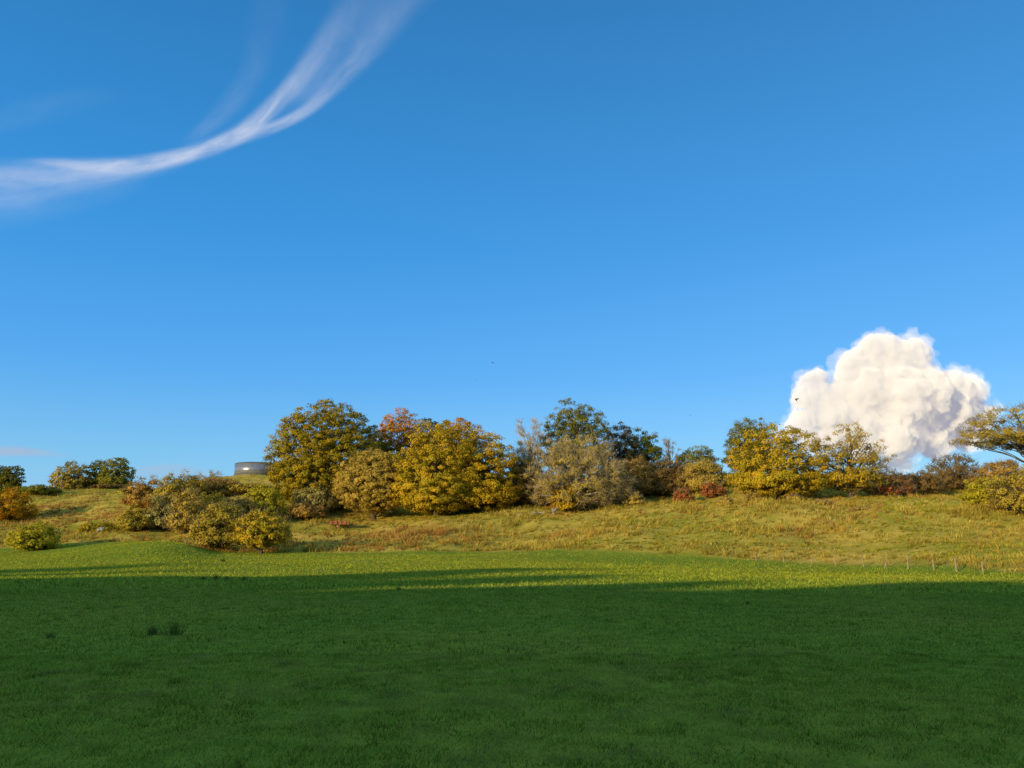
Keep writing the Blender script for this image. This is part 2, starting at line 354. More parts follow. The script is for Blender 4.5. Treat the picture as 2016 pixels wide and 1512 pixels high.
T("shrub",334,402,962,1060,134,'tan',"pale half bare bush with dry twigs",cat="bush",dens=.8,twigs=.7,mid=.3)
T("bare_tree",380,440,928,1005,180,'tan',"thin bare tree among the scrub",dens=.3,leafdens=.2,twigs=1.6,twigcol=(.48,.38,.26))
T("shrub",385,482,942,1030,172,'brown',"reddish brown scrub thicket",cat="bush",twigs=.3,mid=.3)
T("shrub",445,545,952,1025,172,'olive',"olive scrub below the tank",cat="bush",twigs=.3,mid=.3)
T("shrub",372,456,970,1060,139,'olive',"dense olive bush on the slope",cat="bush",mid=.3)
T("shrub",428,508,980,1050,142,'tan',"straw coloured bush on the slope",cat="bush",mid=.3,twigs=.4)
T("shrub",472,564,958,1038,148,'yellowgreen',"yellow green bush below the tank",cat="bush",mid=.3)
T("willow_tree",382,488,993,1080,111,'olive',"twiggy olive willow at the pasture edge",leaf=.17,twigs=.3,dens=1.1,lobe=.1)
T("willow_tree",465,571,1005,1078,107,'goldolive',"yellowing willow with visible stems at pasture edge",leaf=.17,twigs=.3,dens=1.1,lobe=.1,limb_r=1.3)
T("shrub",575,665,952,1020,155,'greygreen',"grey green bush beneath the large beech",cat="bush",twigs=.4)
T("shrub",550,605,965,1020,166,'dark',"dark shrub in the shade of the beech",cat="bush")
T("shrub",560,640,990,1030,150,'brown',"low brown scrub under the beech",cat="bush",twigs=.4)
# main wood
T("beech_tree",535,746,800,1004,160,'greengold',"huge rounded beech with dark golden green leaves",dens=1.45,seed=31,mid=.44,lobe=.04,rcm=.75,low_w=.02)
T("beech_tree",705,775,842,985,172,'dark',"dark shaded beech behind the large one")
T("beech_tree",728,850,814,970,180,'orange',"orange topped beech behind the front trees")
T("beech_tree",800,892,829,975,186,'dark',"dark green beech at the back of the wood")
T("lime_tree",662,815,889,1010,151,'tan',"round tan leaved tree with bare lower stems",leaf=.18,twigs=.15,dens=1.4,lobe=.04,rcm=.7,limb_r=1.2,low_w=.1,mid=.45)
T("beech_tree",780,940,834,1018,147,'goldolive',"golden yellow beech with low sweeping branches",seed=77,dens=1.25,mid=.33)
T("beech_tree",870,1022,850,1016,150,'gold',"golden orange beech with low sweeping branches",seed=78,dens=1.25,mid=.33)
T("beech_tree",842,962,828,995,155,'orangegold',"tall golden beech in the middle of the wood",seed=79)
T("bare_tree",1000,1086,832,985,166,'tan',"pale almost bare ash tree",dens=.5,leafdens=.12,twigs=2.6,trunk_mat=M_barkpale,limb_r=1.3,twigcol=(.58,.46,.32))
T("ash_tree",1068,1200,797,940,170,'green',"tall open crowned green tree",dens=.9,seed=5,lobe=.22,twigs=.1)
T("oak_tree",1038,1236,866,1004,149,'olive',"sparse wide old tree with pale twisted limbs",dens=.65,leafdens=.38,twigs=1.8,trunk_mat=M_barkpale,limb_r=1.5,lean=1.5,twigcol=(.56,.43,.26))
T("shrub",985,1070,900,1012,157,'brown',"brown shrub between the beeches",cat="bush",twigs=.4)
T("shrub",1085,1140,955,1008,146,'gold',"small golden bush under the old tree",cat="bush",dens=.8)
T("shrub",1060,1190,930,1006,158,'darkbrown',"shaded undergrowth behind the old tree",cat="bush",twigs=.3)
T("tree",1180,1262,838,965,180,'darkbrown',"half bare dark tree at the back of the wood",dens=.9,twigs=.6)
T("tree",1226,1308,848,965,184,'green',"round dark green tree in the wood")
T("bare_tree",1294,1344,868,955,184,'brown',"slender bare tree by the hedge",dens=.4,leafdens=.3,twigs=1.6)
T("tree",1332,1414,880,965,188,'green',"small green tree above the hedge",dens=1.0)
T("shrub",1205,1312,903,1006,162,'brown',"reddish brown thorn thicket",cat="bush",twigs=.5,leafdens=.9,mid=.3)
T("shrub",1275,1368,910,1006,160,'darkbrown',"dark brown thorn thicket",cat="bush",twigs=.5,mid=.3)
T("shrub",1330,1438,908,992,158,'tan',"pale olive bush at the top of the slope",cat="bush",twigs=.5,mid=.3)
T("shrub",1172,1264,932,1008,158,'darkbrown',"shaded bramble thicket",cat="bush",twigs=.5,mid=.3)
T("hawthorn_bush",1228,1270,970,1003,147,'tan',"small pale twiggy bush on the slope",cat="bush",leaf=.2,twigs=1,dens=.6)
T("hawthorn_bush",1324,1366,961,1000,146,'red',"small red berried hawthorn bush",cat="bush",leaf=.2,twigs=.6,dens=.7)
T("hawthorn_bush",1378,1424,950,986,148,'red',"red leaved hawthorn bush on the slope",cat="bush",leaf=.2,twigs=.6,dens=.7)
# eastern group
T("ash_tree",1426,1522,827,955,184,'green',"tall airy green ash behind golden trees",dens=.8,twigs=.2,lobe=.25)
T("maple_tree",1438,1626,840,988,139,'goldolive',"golden green maple with sweeping boughs",dens=1.0,leaf=.19,seed=91,mid=.33,lobe=.2)
T("maple_tree",1592,1748,838,1000,139,'goldolive',"sparse golden maple with dark limbs showing",dens=.65,leafdens=.55,leaf=.19,twigs=.6,limb_r=1.4,seed=92,mid=.35,lobe=.25)
T("shrub",1705,1795,925,1010,142,'red',"dark red thorn thicket beside the maple",cat="bush",twigs=.9,leafdens=.4,dens=.8,mid=.3)
T("shrub",1770,1860,932,1010,150,'darkbrown',"dark thorn thicket on the crest",cat="bush",twigs=.6,mid=.3)
T("shrub",1815,1945,897,1008,160,'darkbrown',"dark twiggy blackthorn thicket",cat="bush",twigs=1,leafdens=.4,mid=.3)
T("shrub",1925,2050,908,1012,148,'brown',"reddish brown hedge on the crest",cat="bush",twigs=.8,mid=.35)
T("ash_tree",1900,2140,802,882,146,'olive',"spreading olive tree with wide open crown",dens=.65,leafdens=.55,twigs=.7,limb_r=.9,mid=.3,seed=14,lobe=.2)
T("shrub",1904,1988,940,1036,110,'yellowgreen',"yellow green leafy bush on the slope",cat="bush",leaf=.17,dens=1.0)
T("shrub",1955,2060,925,1050,105,'olive',"tall olive thorn bush on the slope",cat="bush",leaf=.17,dens=.8,twigs=.4,leafdens=.7)
for (a_,b_,t_,bt,yd) in ((1415,1442,975,997,140),(1466,1500,968,992,137),(1120,1150,988,1004,148),(1680,1715,1000,1022,118),(1550,1582,975,990,133),(1600,1640,985,1003,128)):
    T("hawthorn_bush",a_,b_,t_,bt,yd,'tan',"small dry scrub bush on the slope",cat="bush",leaf=.18,twigs=.8,dens=.6,group="small scrub bushes dotted on the slope")

# ------------------------------------------------------------ simple part builder
def prim(kind,mat,name,parent,loc=(0,0,0),scale=(1,1,1),rot=(0,0,0),bevel=0,seg=24,**k):
    import bmesh
    bm=bmesh.new()
    if kind=='box': bmesh.ops.create_cube(bm,size=1)
    elif kind=='cyl': bmesh.ops.create_cone(bm,cap_ends=True,segments=seg,radius1=k.get('r1',.5),radius2=k.get('r2',.5),depth=1)
    elif kind=='sph': bmesh.ops.create_icosphere(bm,subdivisions=3,radius=.5)
    M=Matrix.LocRotScale(Vector(loc),Matrix.Rotation(rot[2],3,'Z')@Matrix.Rotation(rot[1],3,'Y')@Matrix.Rotation(rot[0],3,'X'),Vector(scale))
    for v in bm.verts: v.co=M@v.co
    if bevel: bmesh.ops.bevel(bm,geom=bm.edges[:],offset=bevel,segments=2,affect='EDGES')
    me=bpy.data.meshes.new(name); bm.to_mesh(me); bm.free(); me.materials.append(mat)
    return add_obj(name,me,parent)
def joinmesh(name,parts,parent=None):
    import bmesh
    bm=bmesh.new(); mats=[]
    for o in parts:
        m=o.data.materials[0]
        if m not in mats: mats.append(m)
        n0=len(bm.faces); bm.from_mesh(o.data); bm.faces.ensure_lookup_table()
        for f in bm.faces[n0:]: f.material_index=mats.index(m)
        bpy.data.objects.remove(o)
    me=bpy.data.meshes.new(name); bm.to_mesh(me); bm.free()
    for m in mats: me.materials.append(m)
    return add_obj(name,me,parent)
def empty(name,loc,**p):
    e=bpy.data.objects.new(name,None); col.objects.link(e); e.location=loc
    for k,v in p.items(): e[k]=v
    return e

# ------------------------------------------------------------ storage tank
def tank_mat():
    m,nt=new_mat("grey_tank_panels"); L=nt.links.new
    out=N(nt,'ShaderNodeOutputMaterial'); tc=N(nt,'ShaderNodeTexCoord'); sep=N(nt,'ShaderNodeSeparateXYZ'); L(tc.outputs['Object'],sep.inputs[0])
    at=N(nt,'ShaderNodeMath',operation='ARCTAN2'); L(sep.outputs['Y'],at.inputs[0]); L(sep.outputs['X'],at.inputs[1])
    cmb=N(nt,'ShaderNodeCombineXYZ'); mu=N(nt,'ShaderNodeMath',operation='MULTIPLY'); mu.inputs[1].default_value=6.35; L(at.outputs[0],mu.inputs[0]); L(mu.outputs[0],cmb.inputs['X']); L(sep.outputs['Z'],cmb.inputs['Y'])
    br=N(nt,'ShaderNodeTexBrick'); br.inputs['Scale'].default_value=1; br.inputs['Brick Width'].default_value=1.6; br.inputs['Row Height'].default_value=1.15; br.inputs['Mortar Size'].default_value=.05
    br.inputs['Color1'].default_value=(.20,.21,.25,1); br.inputs['Color2'].default_value=(.25,.26,.30,1); br.inputs['Mortar'].default_value=(.33,.32,.31,1); L(cmb.outputs[0],br.inputs['Vector'])
    p=N(nt,'ShaderNodeBsdfPrincipled'); p.inputs['Metallic'].default_value=.4; p.inputs['Roughness'].default_value=.25; L(br.outputs['Color'],p.inputs['Base Color'])
    L(p.outputs[0],out.inputs[0]); return m
yd=214; txk=brg(509,930)*yd; R=45/F*yd*1.0; zb=float(terrain(txk,yd-R))-.4; ht=EYE+elev(915)*yd-zb
tk=empty("storage_tank",(txk,yd,zb),label="round dark grey steel storage tank on the hilltop",category="tank")
prim('cyl',tank_mat(),"tank_wall",tk,(0,0,ht/2),(2*R,2*R,ht),seg=96)
for p_ in tk.children[0].data.polygons: p_.use_smooth=abs(p_.normal.z)<.5
prim('cyl',M_darkmetal,"tank_roof",tk,(0,0,ht+.08),(2*R+.16,2*R+.16,.16),seg=96,r2=.47)
prim('cyl',M_darkmetal,"tank_footing",tk,(0,0,.3),(2*R+.5,2*R+.5,.5),seg=96)
lp=[]
for s in (-.25,.25): lp.append(prim('box',M_darkmetal,"r",None,(s-2,-R-.0,ht/2+.2),(.06,.06,ht+.6)))
for k in range(12): lp.append(prim('box',M_darkmetal,"r",None,(-2,-R,.3+k*ht/12),(.5,.04,.04)))
o=joinmesh("tank_ladder",lp,tk); o.rotation_euler=(0,0,.9)

# ------------------------------------------------------------ rusty farm trailer
yd=142; txx=brg(669,1020)*yd
tr=empty("farm_trailer",(txx,yd,float(terrain(txx,yd))),label="rusty orange farm trailer parked below the trees",category="trailer")
b=[prim('box',M_rust,"r",None,(0,0,.75),(3.4,1.8,.1))]
for s in (-.86,.86): b.append(prim('box',M_rust,"r",None,(0,s,1.1),(3.4,.06,.62),bevel=.01))
for s in (-1.67,1.67): b.append(prim('box',M_rust,"r",None,(s,0,1.1),(.06,1.64,.62)))
for s in (-1.2,-.4,.4,1.2): b.append(prim('box',M_darkmetal,"r",None,(s,-.93,1.08),(.09,.07,.68)))
joinmesh("trailer_body",b,tr)
joinmesh("chassis",[prim('box',M_darkmetal,"r",None,(.3,0,.64),(3.8,.25,.1)),prim('box',M_darkmetal,"r",None,(2.5,0,.58),(.8,.1,.1)),prim('cyl',M_darkmetal,"r",None,(2.85,0,.3),(.09,.09,.6)),prim('cyl',M_darkmetal,"r",None,(-.3,0,.42),(.12,.12,1.7),(math.pi/2,0,0))],tr)
for s in (-.78,.78):
    w=empty("wheel",(-.3,s,.42)); w.parent=tr
    prim('cyl',M_rubber,"tyre",w,(0,0,0),(.84,.84,.24),(math.pi/2,0,0),bevel=.04)
    prim('cyl',M_rust,"rim",w,(0,0,0),(.42,.42,.27),(math.pi/2,0,0))
tr.rotation_euler=(0,0,.15)
# ------------------------------------------------------------ dead trunk and logs
def dead_log(name,cx,cy,yd,L,r,ang,label,branches,zrise=.05):
    rng=np.random.default_rng(int(cx)); x=brg(cx,cy)*yd; z=float(terrain(x,yd)); vl=[];fl=[];off=0
    t=np.linspace(-.5,.5,9); P=np.stack([t*L*math.cos(ang),t*L*math.sin(ang),r*.8+zrise*L*(t+.5)+rng.normal(0,.04,9)],1)
    off=tube(P,r*np.linspace(1.2,.6,9)*rng.uniform(.85,1.15,9),8,vl,fl,off)
    for k in range(branches):
        S=P[rng.integers(1,8)]; d=np.array([rng.normal(0,.5),rng.normal(0,.4),rng.uniform(.4,1)]); d/=np.linalg.norm(d); q=np.linspace(0,1,5)[:,None]; ln=rng.uniform(.4,1.0)
        B=S+d*ln*q+np.array([0,0,.1])*q**2+rng.normal(0,.04,(5,3))*q; off=tube(B,(r*.35*(1-.8*q[:,0])+.01),6,vl,fl,off)
    me=mesh_from(name,np.concatenate(vl),4,np.concatenate(fl),[M_dead],smooth_shade=True)
    o=add_obj(name,me,label=label,category="log"); o.location=(x,yd,z)
dead_log("broken_trunk",1092,1005,143,1.4,.3,.9,"pale split tree stump on the slope",6,.6)
dead_log("fallen_log",1058,1006,144,2.6,.17,.2,"bleached fallen log lying in the grass",3)
dead_log("fallen_log",1016,1008,144,2.4,.14,-.3,"bleached fallen branch lying in the grass",3)

# ------------------------------------------------------------ fence
pts=[(2110,57,-1.2),(2016,60,-1.2),(1937,62.5,-1.2),(1888,65.3,-1.2),(1822,69.5,-1.2),(1760,73.5,-1.2),(1695,78,-1.2),(1630,81.5,-1.2),(1550,85,-.9),(1490,87,-.4)]
pw=np.array([(brg(c,1120)*(y_+o_),y_+o_) for c,y_,o_ in pts]); sl=np.concatenate([[0],np.cumsum(np.linalg.norm(np.diff(pw,axis=0),axis=1))])
rng=np.random.default_rng(3); s=np.arange(0,sl[-1],3.1); s=np.clip(s+rng.uniform(-.3,.3,len(s)),0,None)
fx=np.interp(s,sl,pw[:,0]); fy=np.interp(s,sl,pw[:,1]); fz=terrain(fx,fy)
fe=empty("wire_fence",(fx[0],fy[0],fz[0]),label="weathered wooden post and wire fence along pasture",category="fence")
o0=np.array([fx[0],fy[0],fz[0]])
pm=prim('cyl',M_post,"post",None,(0,0,.5),(.13,.13,1.2),seg=8,bevel=.012).data; bpy.data.objects.remove(bpy.data.objects["post"])
for k in range(len(fx)):
    o=add_obj("post",pm,fe); o.location=Vector(np.array([fx[k],fy[k],fz[k]])-o0); o.rotation_euler=(rng.normal(0,.08),rng.normal(0,.12),rng.uniform(0,3)); o.scale=(1,1,rng.uniform(.75,1.12))
vl=[];fl=[];off=0
for hh in (.35,.6,.8):
    P=np.stack([fx-o0[0],fy-o0[1],fz-o0[2]+hh*.9],1); off=tube(P,np.full(len(P),.004),4,vl,fl,off)
add_obj("wire",mesh_from("wire",np.concatenate(vl),4,np.concatenate(fl),[M_wire]),fe)

# ------------------------------------------------------------ rush tufts in the pasture
def tuft(c,r,size,n=90):
    e=-elev(r); yd=1.7/e
    for _ in range(12):
        x=brg(c,r)*yd; yd=(EYE-float(terrain(x,yd)))/e
    rng=np.random.default_rng(int(c+r)); x=brg(c,r)*yd; z=float(terrain(x,yd))
    a=rng.uniform(0,6.28,n); rr=np.abs(rng.normal(0,.25,n))*size; h=size*rng.uniform(.5,1.1,n)
    bx=np.cos(a)*rr; by=np.sin(a)*rr; wa=rng.uniform(0,6.28,n); w=.008+.00025*yd
    v=np.empty((n,3,3)); v[:,0]=np.stack([bx-np.cos(wa)*w,by-np.sin(wa)*w,np.full(n,-.03)],1); v[:,1]=np.stack([bx+np.cos(wa)*w,by+np.sin(wa)*w,np.full(n,-.03)],1)
    v[:,2]=np.stack([bx*2.0+rng.normal(0,.1,n)*size,by*2.0+rng.normal(0,.1,n)*size,h],1)
    c_=pick(rng,[(.14,.18,.03),(.18,.22,.04),(.22,.24,.06)],n); cc=np.repeat(c_,3,0)
    o=add_obj("rush_tuft",mesh_from("rush_tuft",v.reshape(-1,3),3,np.arange(n*3),[M_grass],cc),label="dark tuft of rushes growing in the pasture",category="plant",group="rush tufts in the pasture")
    o.location=(x,yd,z)
for c,r,s in ((300,1250,.2),(343,1250,.3),(99,1256,.12),(1472,1190,.12),(400,1142,.25),(425,1141,.3),(445,1143,.25),(480,1143,.25),(785,1162,.15),(437,1116,.4)):
    tuft(c,r,s)

# ------------------------------------------------------------ sheep
def sheep(c,r,yd):
    x=brg(c,r)*yd; z=float(terrain(x,yd))
    V=[(0,0,.72),(.35,0,.74),(.5,0,.82),(.66,0,.98),(.82,0,.93),(-.35,0,.74),(-.5,0,.66),
       (.33,.14,.5),(.33,.14,.25),(.34,.14,0),(.33,-.14,.5),(.33,-.14,.25),(.34,-.14,0),
       (-.36,.15,.52),(-.43,.15,.27),(-.38,.15,0),(-.36,-.15,.52),(-.43,-.15,.27),(-.38,-.15,0),(.64,.12,1.02),(.64,-.12,1.02)]
    E=[(0,1),(1,2),(2,3),(3,4),(0,5),(5,6),(1,7),(7,8),(8,9),(1,10),(10,11),(11,12),(5,13),(13,14),(14,15),(5,16),(16,17),(17,18),(3,19),(3,20)]
    RR=[.29,.25,.18,.12,.07,.27,.1]+[.1,.045,.04]*2+[.12,.045,.04]*2+[.03,.03]
    me=bpy.data.meshes.new("sheep"); me.from_pydata(V,E,[]); o=bpy.data.objects.new("sheep",me); col.objects.link(o)
    sk=o.modifiers.new("s",'SKIN'); 
    for i_,rr in enumerate(RR): me.skin_vertices[0].data[i_].radius=(rr,rr)
    me.skin_vertices[0].data[0].use_root=True
    o.modifiers.new("b",'SUBSURF').levels=2
    dg=bpy.context.evaluated_depsgraph_get(); m2=bpy.data.meshes.new_from_object(o.evaluated_get(dg)); bpy.data.objects.remove(o)
    m2.materials.clear(); m2.materials.append(M_wool)
    o=add_obj("sheep",m2,label="white sheep standing on the grassy slope",category="sheep"); o.location=(x,yd,z+.05); o.rotation_euler=(0,0,.4)
sheep(198,1036,134)

# ------------------------------------------------------------ birds
def bird_mesh(flap):
    import bmesh
    bm=bmesh.new()
    bmesh.ops.create_uvsphere(bm,u_segments=8,v_segments=8,radius=.5,matrix=Matrix.Diagonal((.15,.46,.15,1)))
    def poly(pts):
        bm.faces.new([bm.verts.new(p) for p in pts])
    for s in (-1,1):
        poly([(s*.04,.12,.02),(s*.24,.16,.02+flap*.14),(s*.24,-.05,.02+flap*.14),(s*.04,-.1,.02)])
        poly([(s*.24,.16,.02+flap*.14),(s*.48,.02,.02+flap*.2),(s*.46,-.06,.02+flap*.19),(s*.24,-.05,.02+flap*.14)])
    poly([(-.03,-.18,0),(.03,-.18,0),(.07,-.36,0),(-.07,-.36,0)])
    poly([(-.02,.2,.01),(.02,.2,.01),(0,.27,0)])
    me=bpy.data.meshes.new("bird"); bm.to_mesh(me); bm.free(); me.materials.append(M_bird); return me
bmz=[bird_mesh(f) for f in (1.2,-.6,.4)]
for k,(c,r,yd,s) in enumerate(((1567,787,120,1.1),(970,714,240,.9),(938,749,280,.6),(364,39,280,.6),(1359,818,240,.6))):
    x=brg(c,r)*yd; o=add_obj("bird",bmz[k%3],label="dark bird gliding above the wood",category="bird",group="birds flying above the wood")
    o.location=(x,yd,EYE+elev(r)*yd); o.rotation_euler=(.95,.25*math.sin(k*3.),.5+k*1.9 if k else .6); o.scale=(s,s,s)

# ------------------------------------------------------------ cumulus cloud (scattering and self-glowing volumes: dense core, thin hazy skin)
def cloud_mat(name,SG,em_c):
    m,nt=new_mat(name); L=nt.links.new
    out=N(nt,'ShaderNodeOutputMaterial')
    sc=N(nt,'ShaderNodeVolumeScatter'); sc.inputs['Color'].default_value=(1,.94,.86,1); sc.inputs['Density'].default_value=SG; sc.inputs['Anisotropy'].default_value=-.5
    em=N(nt,'ShaderNodeEmission'); em.inputs[0].default_value=(*em_c,1); em.inputs[1].default_value=SG  # glow stands in for light scattered many times inside the cloud
    ad=N(nt,'ShaderNodeAddShader'); L(sc.outputs[0],ad.inputs[0]); L(em.outputs[0],ad.inputs[1]); L(ad.outputs[0],out.inputs['Volume'])
    return m
MC=[cloud_mat("cloud_vapour",.045,(.165,.15,.165)),cloud_mat("cloud_haze",.009,(.24,.21,.21))]
def cumulus(name,blobs,D,voxel,label,seed):
    import bmesh
    k=D/F*1.0; c0=np.mean([b[0] for b in blobs]); ox=brg(c0,800)*D; out=[]
    for li,(grow,amps) in enumerate(((0,((50,9),(26,7),(14,4.0),(7.5,2.6))),(8,((50,11),(26,11),(14,7),(8,3.5))))):
        bm=bmesh.new()
        for (c,r,rad,dy) in blobs:
            d=D+dy*k; x=brg(c,r)*d; z=EYE+elev(r)*d
            bmesh.ops.create_icosphere(bm,subdivisions=3,radius=(rad*.97+grow)*k,matrix=Matrix.Translation((x-ox,dy*k,z)))
        me=bpy.data.meshes.new(name); bm.to_mesh(me); bm.free(); o=bpy.data.objects.new(name,me); col.objects.link(o)
        md=o.modifiers.new("r",'REMESH'); md.mode='VOXEL'; md.voxel_size=voxel*(1+.3*li)
        sm=o.modifiers.new("s",'SMOOTH'); sm.iterations=10
        dg=bpy.context.evaluated_depsgraph_get(); m2=bpy.data.meshes.new_from_object(o.evaluated_get(dg)); bpy.data.objects.remove(o)
        n=len(m2.vertices); P=np.empty(n*3,np.float32); m2.vertices.foreach_get("co",P); P=P.reshape(-1,3).astype(float)
        for sc,am in amps:
            m2.vertices.foreach_set("co",P.astype(np.float32).ravel()); m2.update()
            NN=np.empty(n*3,np.float32); m2.vertices.foreach_get("normal",NN); NN=NN.reshape(-1,3)
            b=vnoise3(P+900,sc,seed+li); b2=1-np.abs(2*vnoise3(P+500,sc*.8,seed+5+li)-1)
            b=b*.5+(1-b2**1.5)*.5
            w=np.interp(P[:,2],[EYE+elev(905)*D,EYE+elev(850)*D],[.5,1])
            P=P+NN*((b-.45)*2*am*k/.8*w)[:,None]
        vi=np.empty(len(m2.loops),np.int32); m2.loops.foreach_get("vertex_index",vi); out.append((P,vi)); bpy.data.meshes.remove(m2)
    n0=len(out[0][0])
    me=mesh_from(name,np.concatenate([out[0][0],out[1][0]]),4,np.concatenate([out[0][1],out[1][1]+n0]),MC,smooth_shade=True)
    a0=len(out[0][1])//4; a1=len(out[1][1])//4
    if len(me.polygons)==a0+a1:
        me.polygons.foreach_set("material_index",np.concatenate([np.zeros(a0,np.int32),np.ones(a1,np.int32)])); me.update()
    o=add_obj(name,me,kind="structure",label=label,category="cloud"); o.location=(ox,D,0); return o
B=[(1602,758,32,0),(1595,790,34,0),(1640,790,38,10),(1612,800,40,0),(1680,730,38,0),(1715,720,42,0),(1735,704,48,0),(1765,712,48,0),(1795,700,40,0),(1700,770,62,0),(1760,780,75,0),(1820,770,54,0),(1875,762,40,60),(1908,770,36,100),(1850,800,62,60),(1630,822,44,0),(1586,833,30,0),(1680,835,58,10),(1750,850,52,0),(1820,845,50,50),(1885,825,52,100),(1925,815,32,110),(1566,846,26,0),(1780,875,34,20),(1840,870,36,60),(1546,858,18,0),(1900,862,32,100),(1625,862,32,0),(1700,875,34,0),(1942,842,18,110),(1590,866,24,0)]
cumulus("cumulus_cloud",B,1300,3.0,"sunlit cream cumulus cloud with grey underside",3)
cumulus("cumulus_cloud",[(1765,903,22,0),(1748,912,16,0),(1782,916,14,0)],1350,2.2,"small pale cloud puff near the hill crest",8)

# ------------------------------------------------------------ high cirrus streaks (sheets of ice cloud high above)
def wisp_mat(name,colr,strength,amax,nsc):
    m,nt=new_mat(name); L=nt.links.new
    out=N(nt,'ShaderNodeOutputMaterial'); uv=N(nt,'ShaderNodeUVMap'); sep=N(nt,'ShaderNodeSeparateXYZ'); L(uv.outputs[0],sep.inputs[0])
    dens=N(nt,'ShaderNodeAttribute',attribute_name='ice_amount')
    mp=N(nt,'ShaderNodeMapping'); mp.inputs['Scale'].default_value=(nsc[0],nsc[1],1); mp.inputs['Rotation'].default_value=(0,0,.25); L(uv.outputs[0],mp.inputs[0])
    n1=N(nt,'ShaderNodeTexNoise'); n1.inputs['Scale'].default_value=1; n1.inputs['Detail'].default_value=10; n1.inputs['Roughness'].default_value=.62; n1.inputs['Distortion'].default_value=.4; L(mp.outputs[0],n1.inputs['Vector'])
    a=N(nt,'ShaderNodeMath',operation='MULTIPLY_ADD'); a.inputs[1].default_value=2; a.inputs[2].default_value=-1; L(sep.outputs['Y'],a.inputs[0])
    ab=N(nt,'ShaderNodeMath',operation='ABSOLUTE'); L(a.outputs[0],ab.inputs[0])
    nn=N(nt,'ShaderNodeMapRange'); nn.inputs['From Min'].default_value=.28; nn.inputs['From Max'].default_value=.72; nn.inputs['To Min'].default_value=0; nn.inputs['To Max'].default_value=1; L(n1.outputs['Fac'],nn.inputs['Value'])
    iv=N(nt,'ShaderNodeMath',operation='SUBTRACT',use_clamp=True); iv.inputs[0].default_value=1; L(ab.outputs[0],iv.inputs[1])
    pr=N(nt,'ShaderNodeMapRange',interpolation_type='SMOOTHERSTEP'); L(iv.outputs[0],pr.inputs['Value'])
    m1=N(nt,'ShaderNodeMath',operation='MULTIPLY_ADD'); L(nn.outputs[0],m1.inputs[0]); m1.inputs[1].default_value=.75; m1.inputs[2].default_value=.25
    m2=N(nt,'ShaderNodeMath',operation='MULTIPLY'); L(m1.outputs[0],m2.inputs[0]); L(pr.outputs[0],m2.inputs[1])
    m3=N(nt,'ShaderNodeMath',operation='MULTIPLY'); L(m2.outputs[0],m3.inputs[0]); L(dens.outputs['Fac'],m3.inputs[1])
    m4=N(nt,'ShaderNodeMath',operation='MULTIPLY',use_clamp=True); L(m3.outputs[0],m4.inputs[0]); m4.inputs[1].default_value=amax
    tr=N(nt,'ShaderNodeBsdfTransparent'); em=N(nt,'ShaderNodeEmission'); em.inputs[0].default_value=(*colr,1); em.inputs[1].default_value=strength  # emission stands in for sunlight scattered by the thin cloud
    mx=N(nt,'ShaderNodeMixShader'); L(m4.outputs[0],mx.inputs[0]); L(tr.outputs[0],mx.inputs[1]); L(em.outputs[0],mx.inputs[2]); L(mx.outputs[0],out.inputs[0]); return m
def wisp(strands,alt,mat,name,label,wf=1.0):
    V=[];Fc=[];UV=[];Dn=[];off=0; base=None
    for si,(pts) in enumerate(strands):
        p=np.array(pts,float); p[:,2]*=wf; s=np.concatenate([[0],np.cumsum(np.linalg.norm(np.diff(p[:,:2],axis=0),axis=1))]); K=60; q=np.linspace(0,s[-1],K)
        P=np.stack([np.interp(q,s,p[:,j]) for j in range(4)],1)
        for _ in range(3): P[1:-1]=(P[:-2]+P[1:-1]*2+P[2:])/4
        for _ in range(6): P[1:-1,:2]=(P[:-2,:2]+P[1:-1,:2]*2+P[2:,:2])/4
        d=nrm(np.gradient(P[:,:2],axis=0)); nm=np.stack([-d[:,1],d[:,0]],1); W=9
        for j in range(W):
            w=(j/(W-1)-.5)*2; c=P[:,0]+nm[:,0]*P[:,2]*w; r=P[:,1]+nm[:,1]*P[:,2]*w
            for i_ in range(K):
                el=elev(r[i_]); A=alt+si*12; yd=(A-EYE)/el; V.append((brg(c[i_],r[i_])*yd,yd,A)); UV.append((q[i_]/300.+si*3.7,j/(W-1))); Dn.append(P[i_,3])
        for j in range(W-1):
            for i_ in range(K-1):
                a0=off+j*K+i_; Fc+= [a0,a0+1,a0+K+1,a0+K]
        off+=W*K
    me=mesh_from(name,np.array(V),4,np.array(Fc),[mat]); ul=me.uv_layers.new(name="UVMap"); UV=np.array(UV,np.float32)
    vi=np.empty(len(me.loops),np.int32); me.loops.foreach_get("vertex_index",vi); ul.data.foreach_set("uv",UV[vi].ravel())
    a=me.attributes.new("ice_amount",'FLOAT','POINT'); a.data.foreach_set("value",np.array(Dn,np.float32))
    o=add_obj(name,me,kind="structure",label=label,category="cloud"); return o
mc=wisp_mat("cirrus_ice_cloud",(.78,.84,1.0),.86,.92,(2.8,2.0))
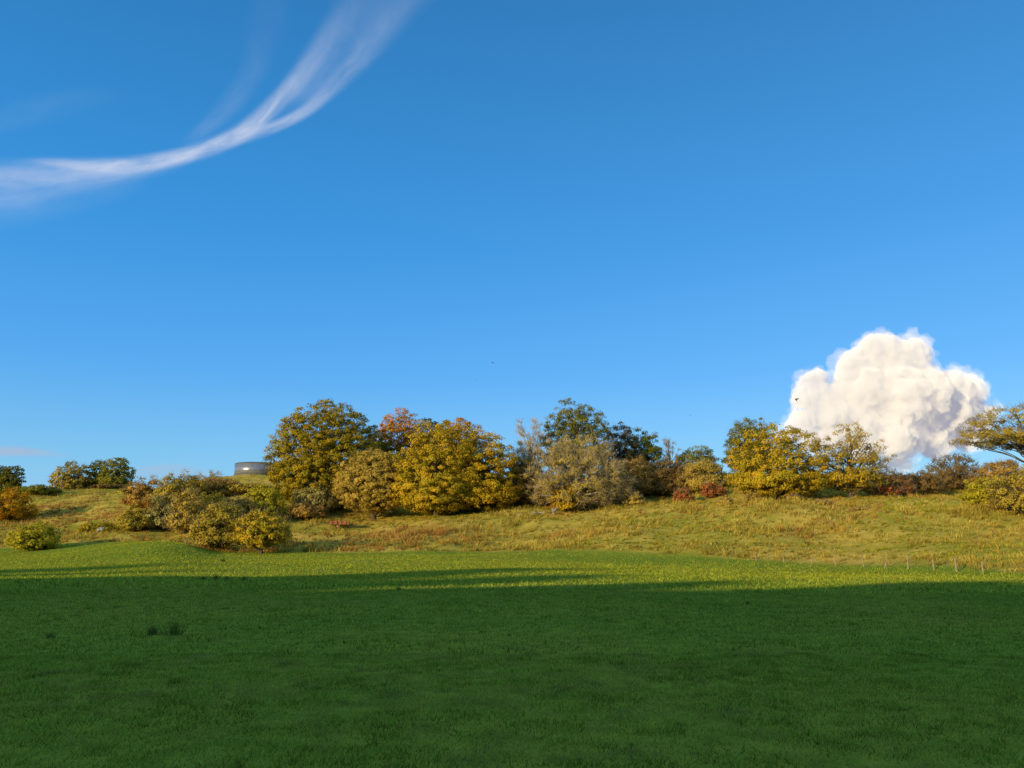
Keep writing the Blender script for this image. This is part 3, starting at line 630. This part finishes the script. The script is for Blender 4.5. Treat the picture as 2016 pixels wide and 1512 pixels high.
wisp([
 [(-60,345,45,.15),(40,335,36,.25),(110,326,24,.6),(220,330,26,.9),(300,322,26,1),(380,303,24,1),(450,278,26,1),(510,240,28,.95),(555,192,28,.65),(600,140,34,.33),(650,70,40,.14),(700,-10,45,.05),(740,-60,50,.03)],
 [(430,292,16,.0),(500,264,18,.6),(560,242,18,.75),(610,215,20,.5),(670,155,30,.32),(740,80,40,.2),(810,-5,50,.1),(860,-60,60,.06)],
 [(-80,400,40,.2),(20,385,45,.3),(110,366,36,.25),(200,352,28,.3),(300,335,22,.2),(380,315,20,0)],
 [(-80,352,40,.25),(30,350,30,.45),(120,350,24,.5),(220,342,22,.35),(300,332,20,0)],
 [(350,290,20,0),(410,250,28,.14),(460,200,36,.12),(500,140,40,.08),(520,60,60,.04),(540,-30,60,.02)],
 [(560,235,30,0),(600,180,55,.22),(660,110,75,.2),(720,30,90,.14),(790,-50,95,.06)],
 [(-60,250,40,.03),(80,215,45,.06),(180,190,40,.03),(260,180,30,0)],
 [(-80,420,50,.08),(60,400,60,.12),(200,370,50,.1),(300,350,40,0)],
 [(60,322,14,0),(110,320,14,.5),(160,326,14,.5),(230,332,14,0)],
],2600,mc,"cirrus_cloud","thin white cirrus streak curving across the sky")
ml=wisp_mat("distant_stratus",(.50,.56,.74),.85,1.1,(1.2,2.0))
wisp([[(-60,888,18,.9),(40,888,16,.9),(90,892,11,.6),(150,900,6,0)],[(230,935,8,0),(290,928,20,.6),(350,925,22,.7),(400,932,14,.3),(450,938,8,0)]],700,ml,"stratus_cloud","faint lilac cloud bank near the horizon")

# ------------------------------------------------------------ light
SE=math.radians(11.0); AZ=math.radians(45)   # light travels towards +x,+y
d=Vector((math.sin(AZ)*math.cos(SE),math.cos(AZ)*math.cos(SE),-math.sin(SE)))
sl_=bpy.data.lights.new("sun",'SUN'); sl_.energy=5.0; sl_.angle=math.radians(.9); sl_.color=(1,.80,.42)
so=bpy.data.objects.new("sun",sl_); col.objects.link(so); so.rotation_euler=d.to_track_quat('-Z','Y').to_euler()
w=bpy.data.worlds.new("World"); scene.world=w; w.use_nodes=True; nt=w.node_tree; nt.nodes.clear(); L=nt.links.new
sky=N(nt,'ShaderNodeTexSky',sky_type='NISHITA'); sky.sun_disc=False; sky.sun_elevation=SE; sky.sun_rotation=math.radians(225); sky.air_density=1.0; sky.dust_density=.3; sky.ozone_density=2.0
bg=N(nt,'ShaderNodeBackground'); bg.inputs[1].default_value=.05; L(sky.outputs[0],bg.inputs[0])
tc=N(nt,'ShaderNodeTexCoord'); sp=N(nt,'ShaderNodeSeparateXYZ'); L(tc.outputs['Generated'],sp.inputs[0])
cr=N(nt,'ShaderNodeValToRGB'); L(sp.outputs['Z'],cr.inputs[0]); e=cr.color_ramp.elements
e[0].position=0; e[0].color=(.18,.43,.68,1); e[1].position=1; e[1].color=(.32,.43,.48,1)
for p_,c_ in ((.10,(.10,.38,.68)),(.21,(.028,.285,.71)),(.37,(.002,.225,.61)),(.62,(.0,.145,.41)),(.78,(.24,.37,.45))):  # topmost stops brightened beyond the view to fill the shaded field
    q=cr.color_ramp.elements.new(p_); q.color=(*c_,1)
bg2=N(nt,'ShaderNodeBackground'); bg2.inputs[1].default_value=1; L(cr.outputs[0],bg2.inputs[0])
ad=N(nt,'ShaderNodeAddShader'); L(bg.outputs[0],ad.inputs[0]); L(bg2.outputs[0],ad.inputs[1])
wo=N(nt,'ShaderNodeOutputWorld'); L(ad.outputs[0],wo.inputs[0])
# ------------------------------------------------------------ camera
cd=bpy.data.cameras.new("camera"); cd.sensor_width=36; cd.lens=36*F/2016; cd.clip_start=.1; cd.clip_end=40000
co=bpy.data.objects.new("camera",cd); col.objects.link(co); co.location=(0,0,EYE); co.rotation_euler=(math.pi/2+PITCH,0,0); scene.camera=co
scene.view_settings.view_transform='Standard'; scene.view_settings.look='None'; scene.view_settings.exposure=0
# every label needs at least four words
for o in bpy.data.objects:
    if "label" in o and len(o["label"].split())<4: o["label"]="low "+o["label"]+" on the slope"
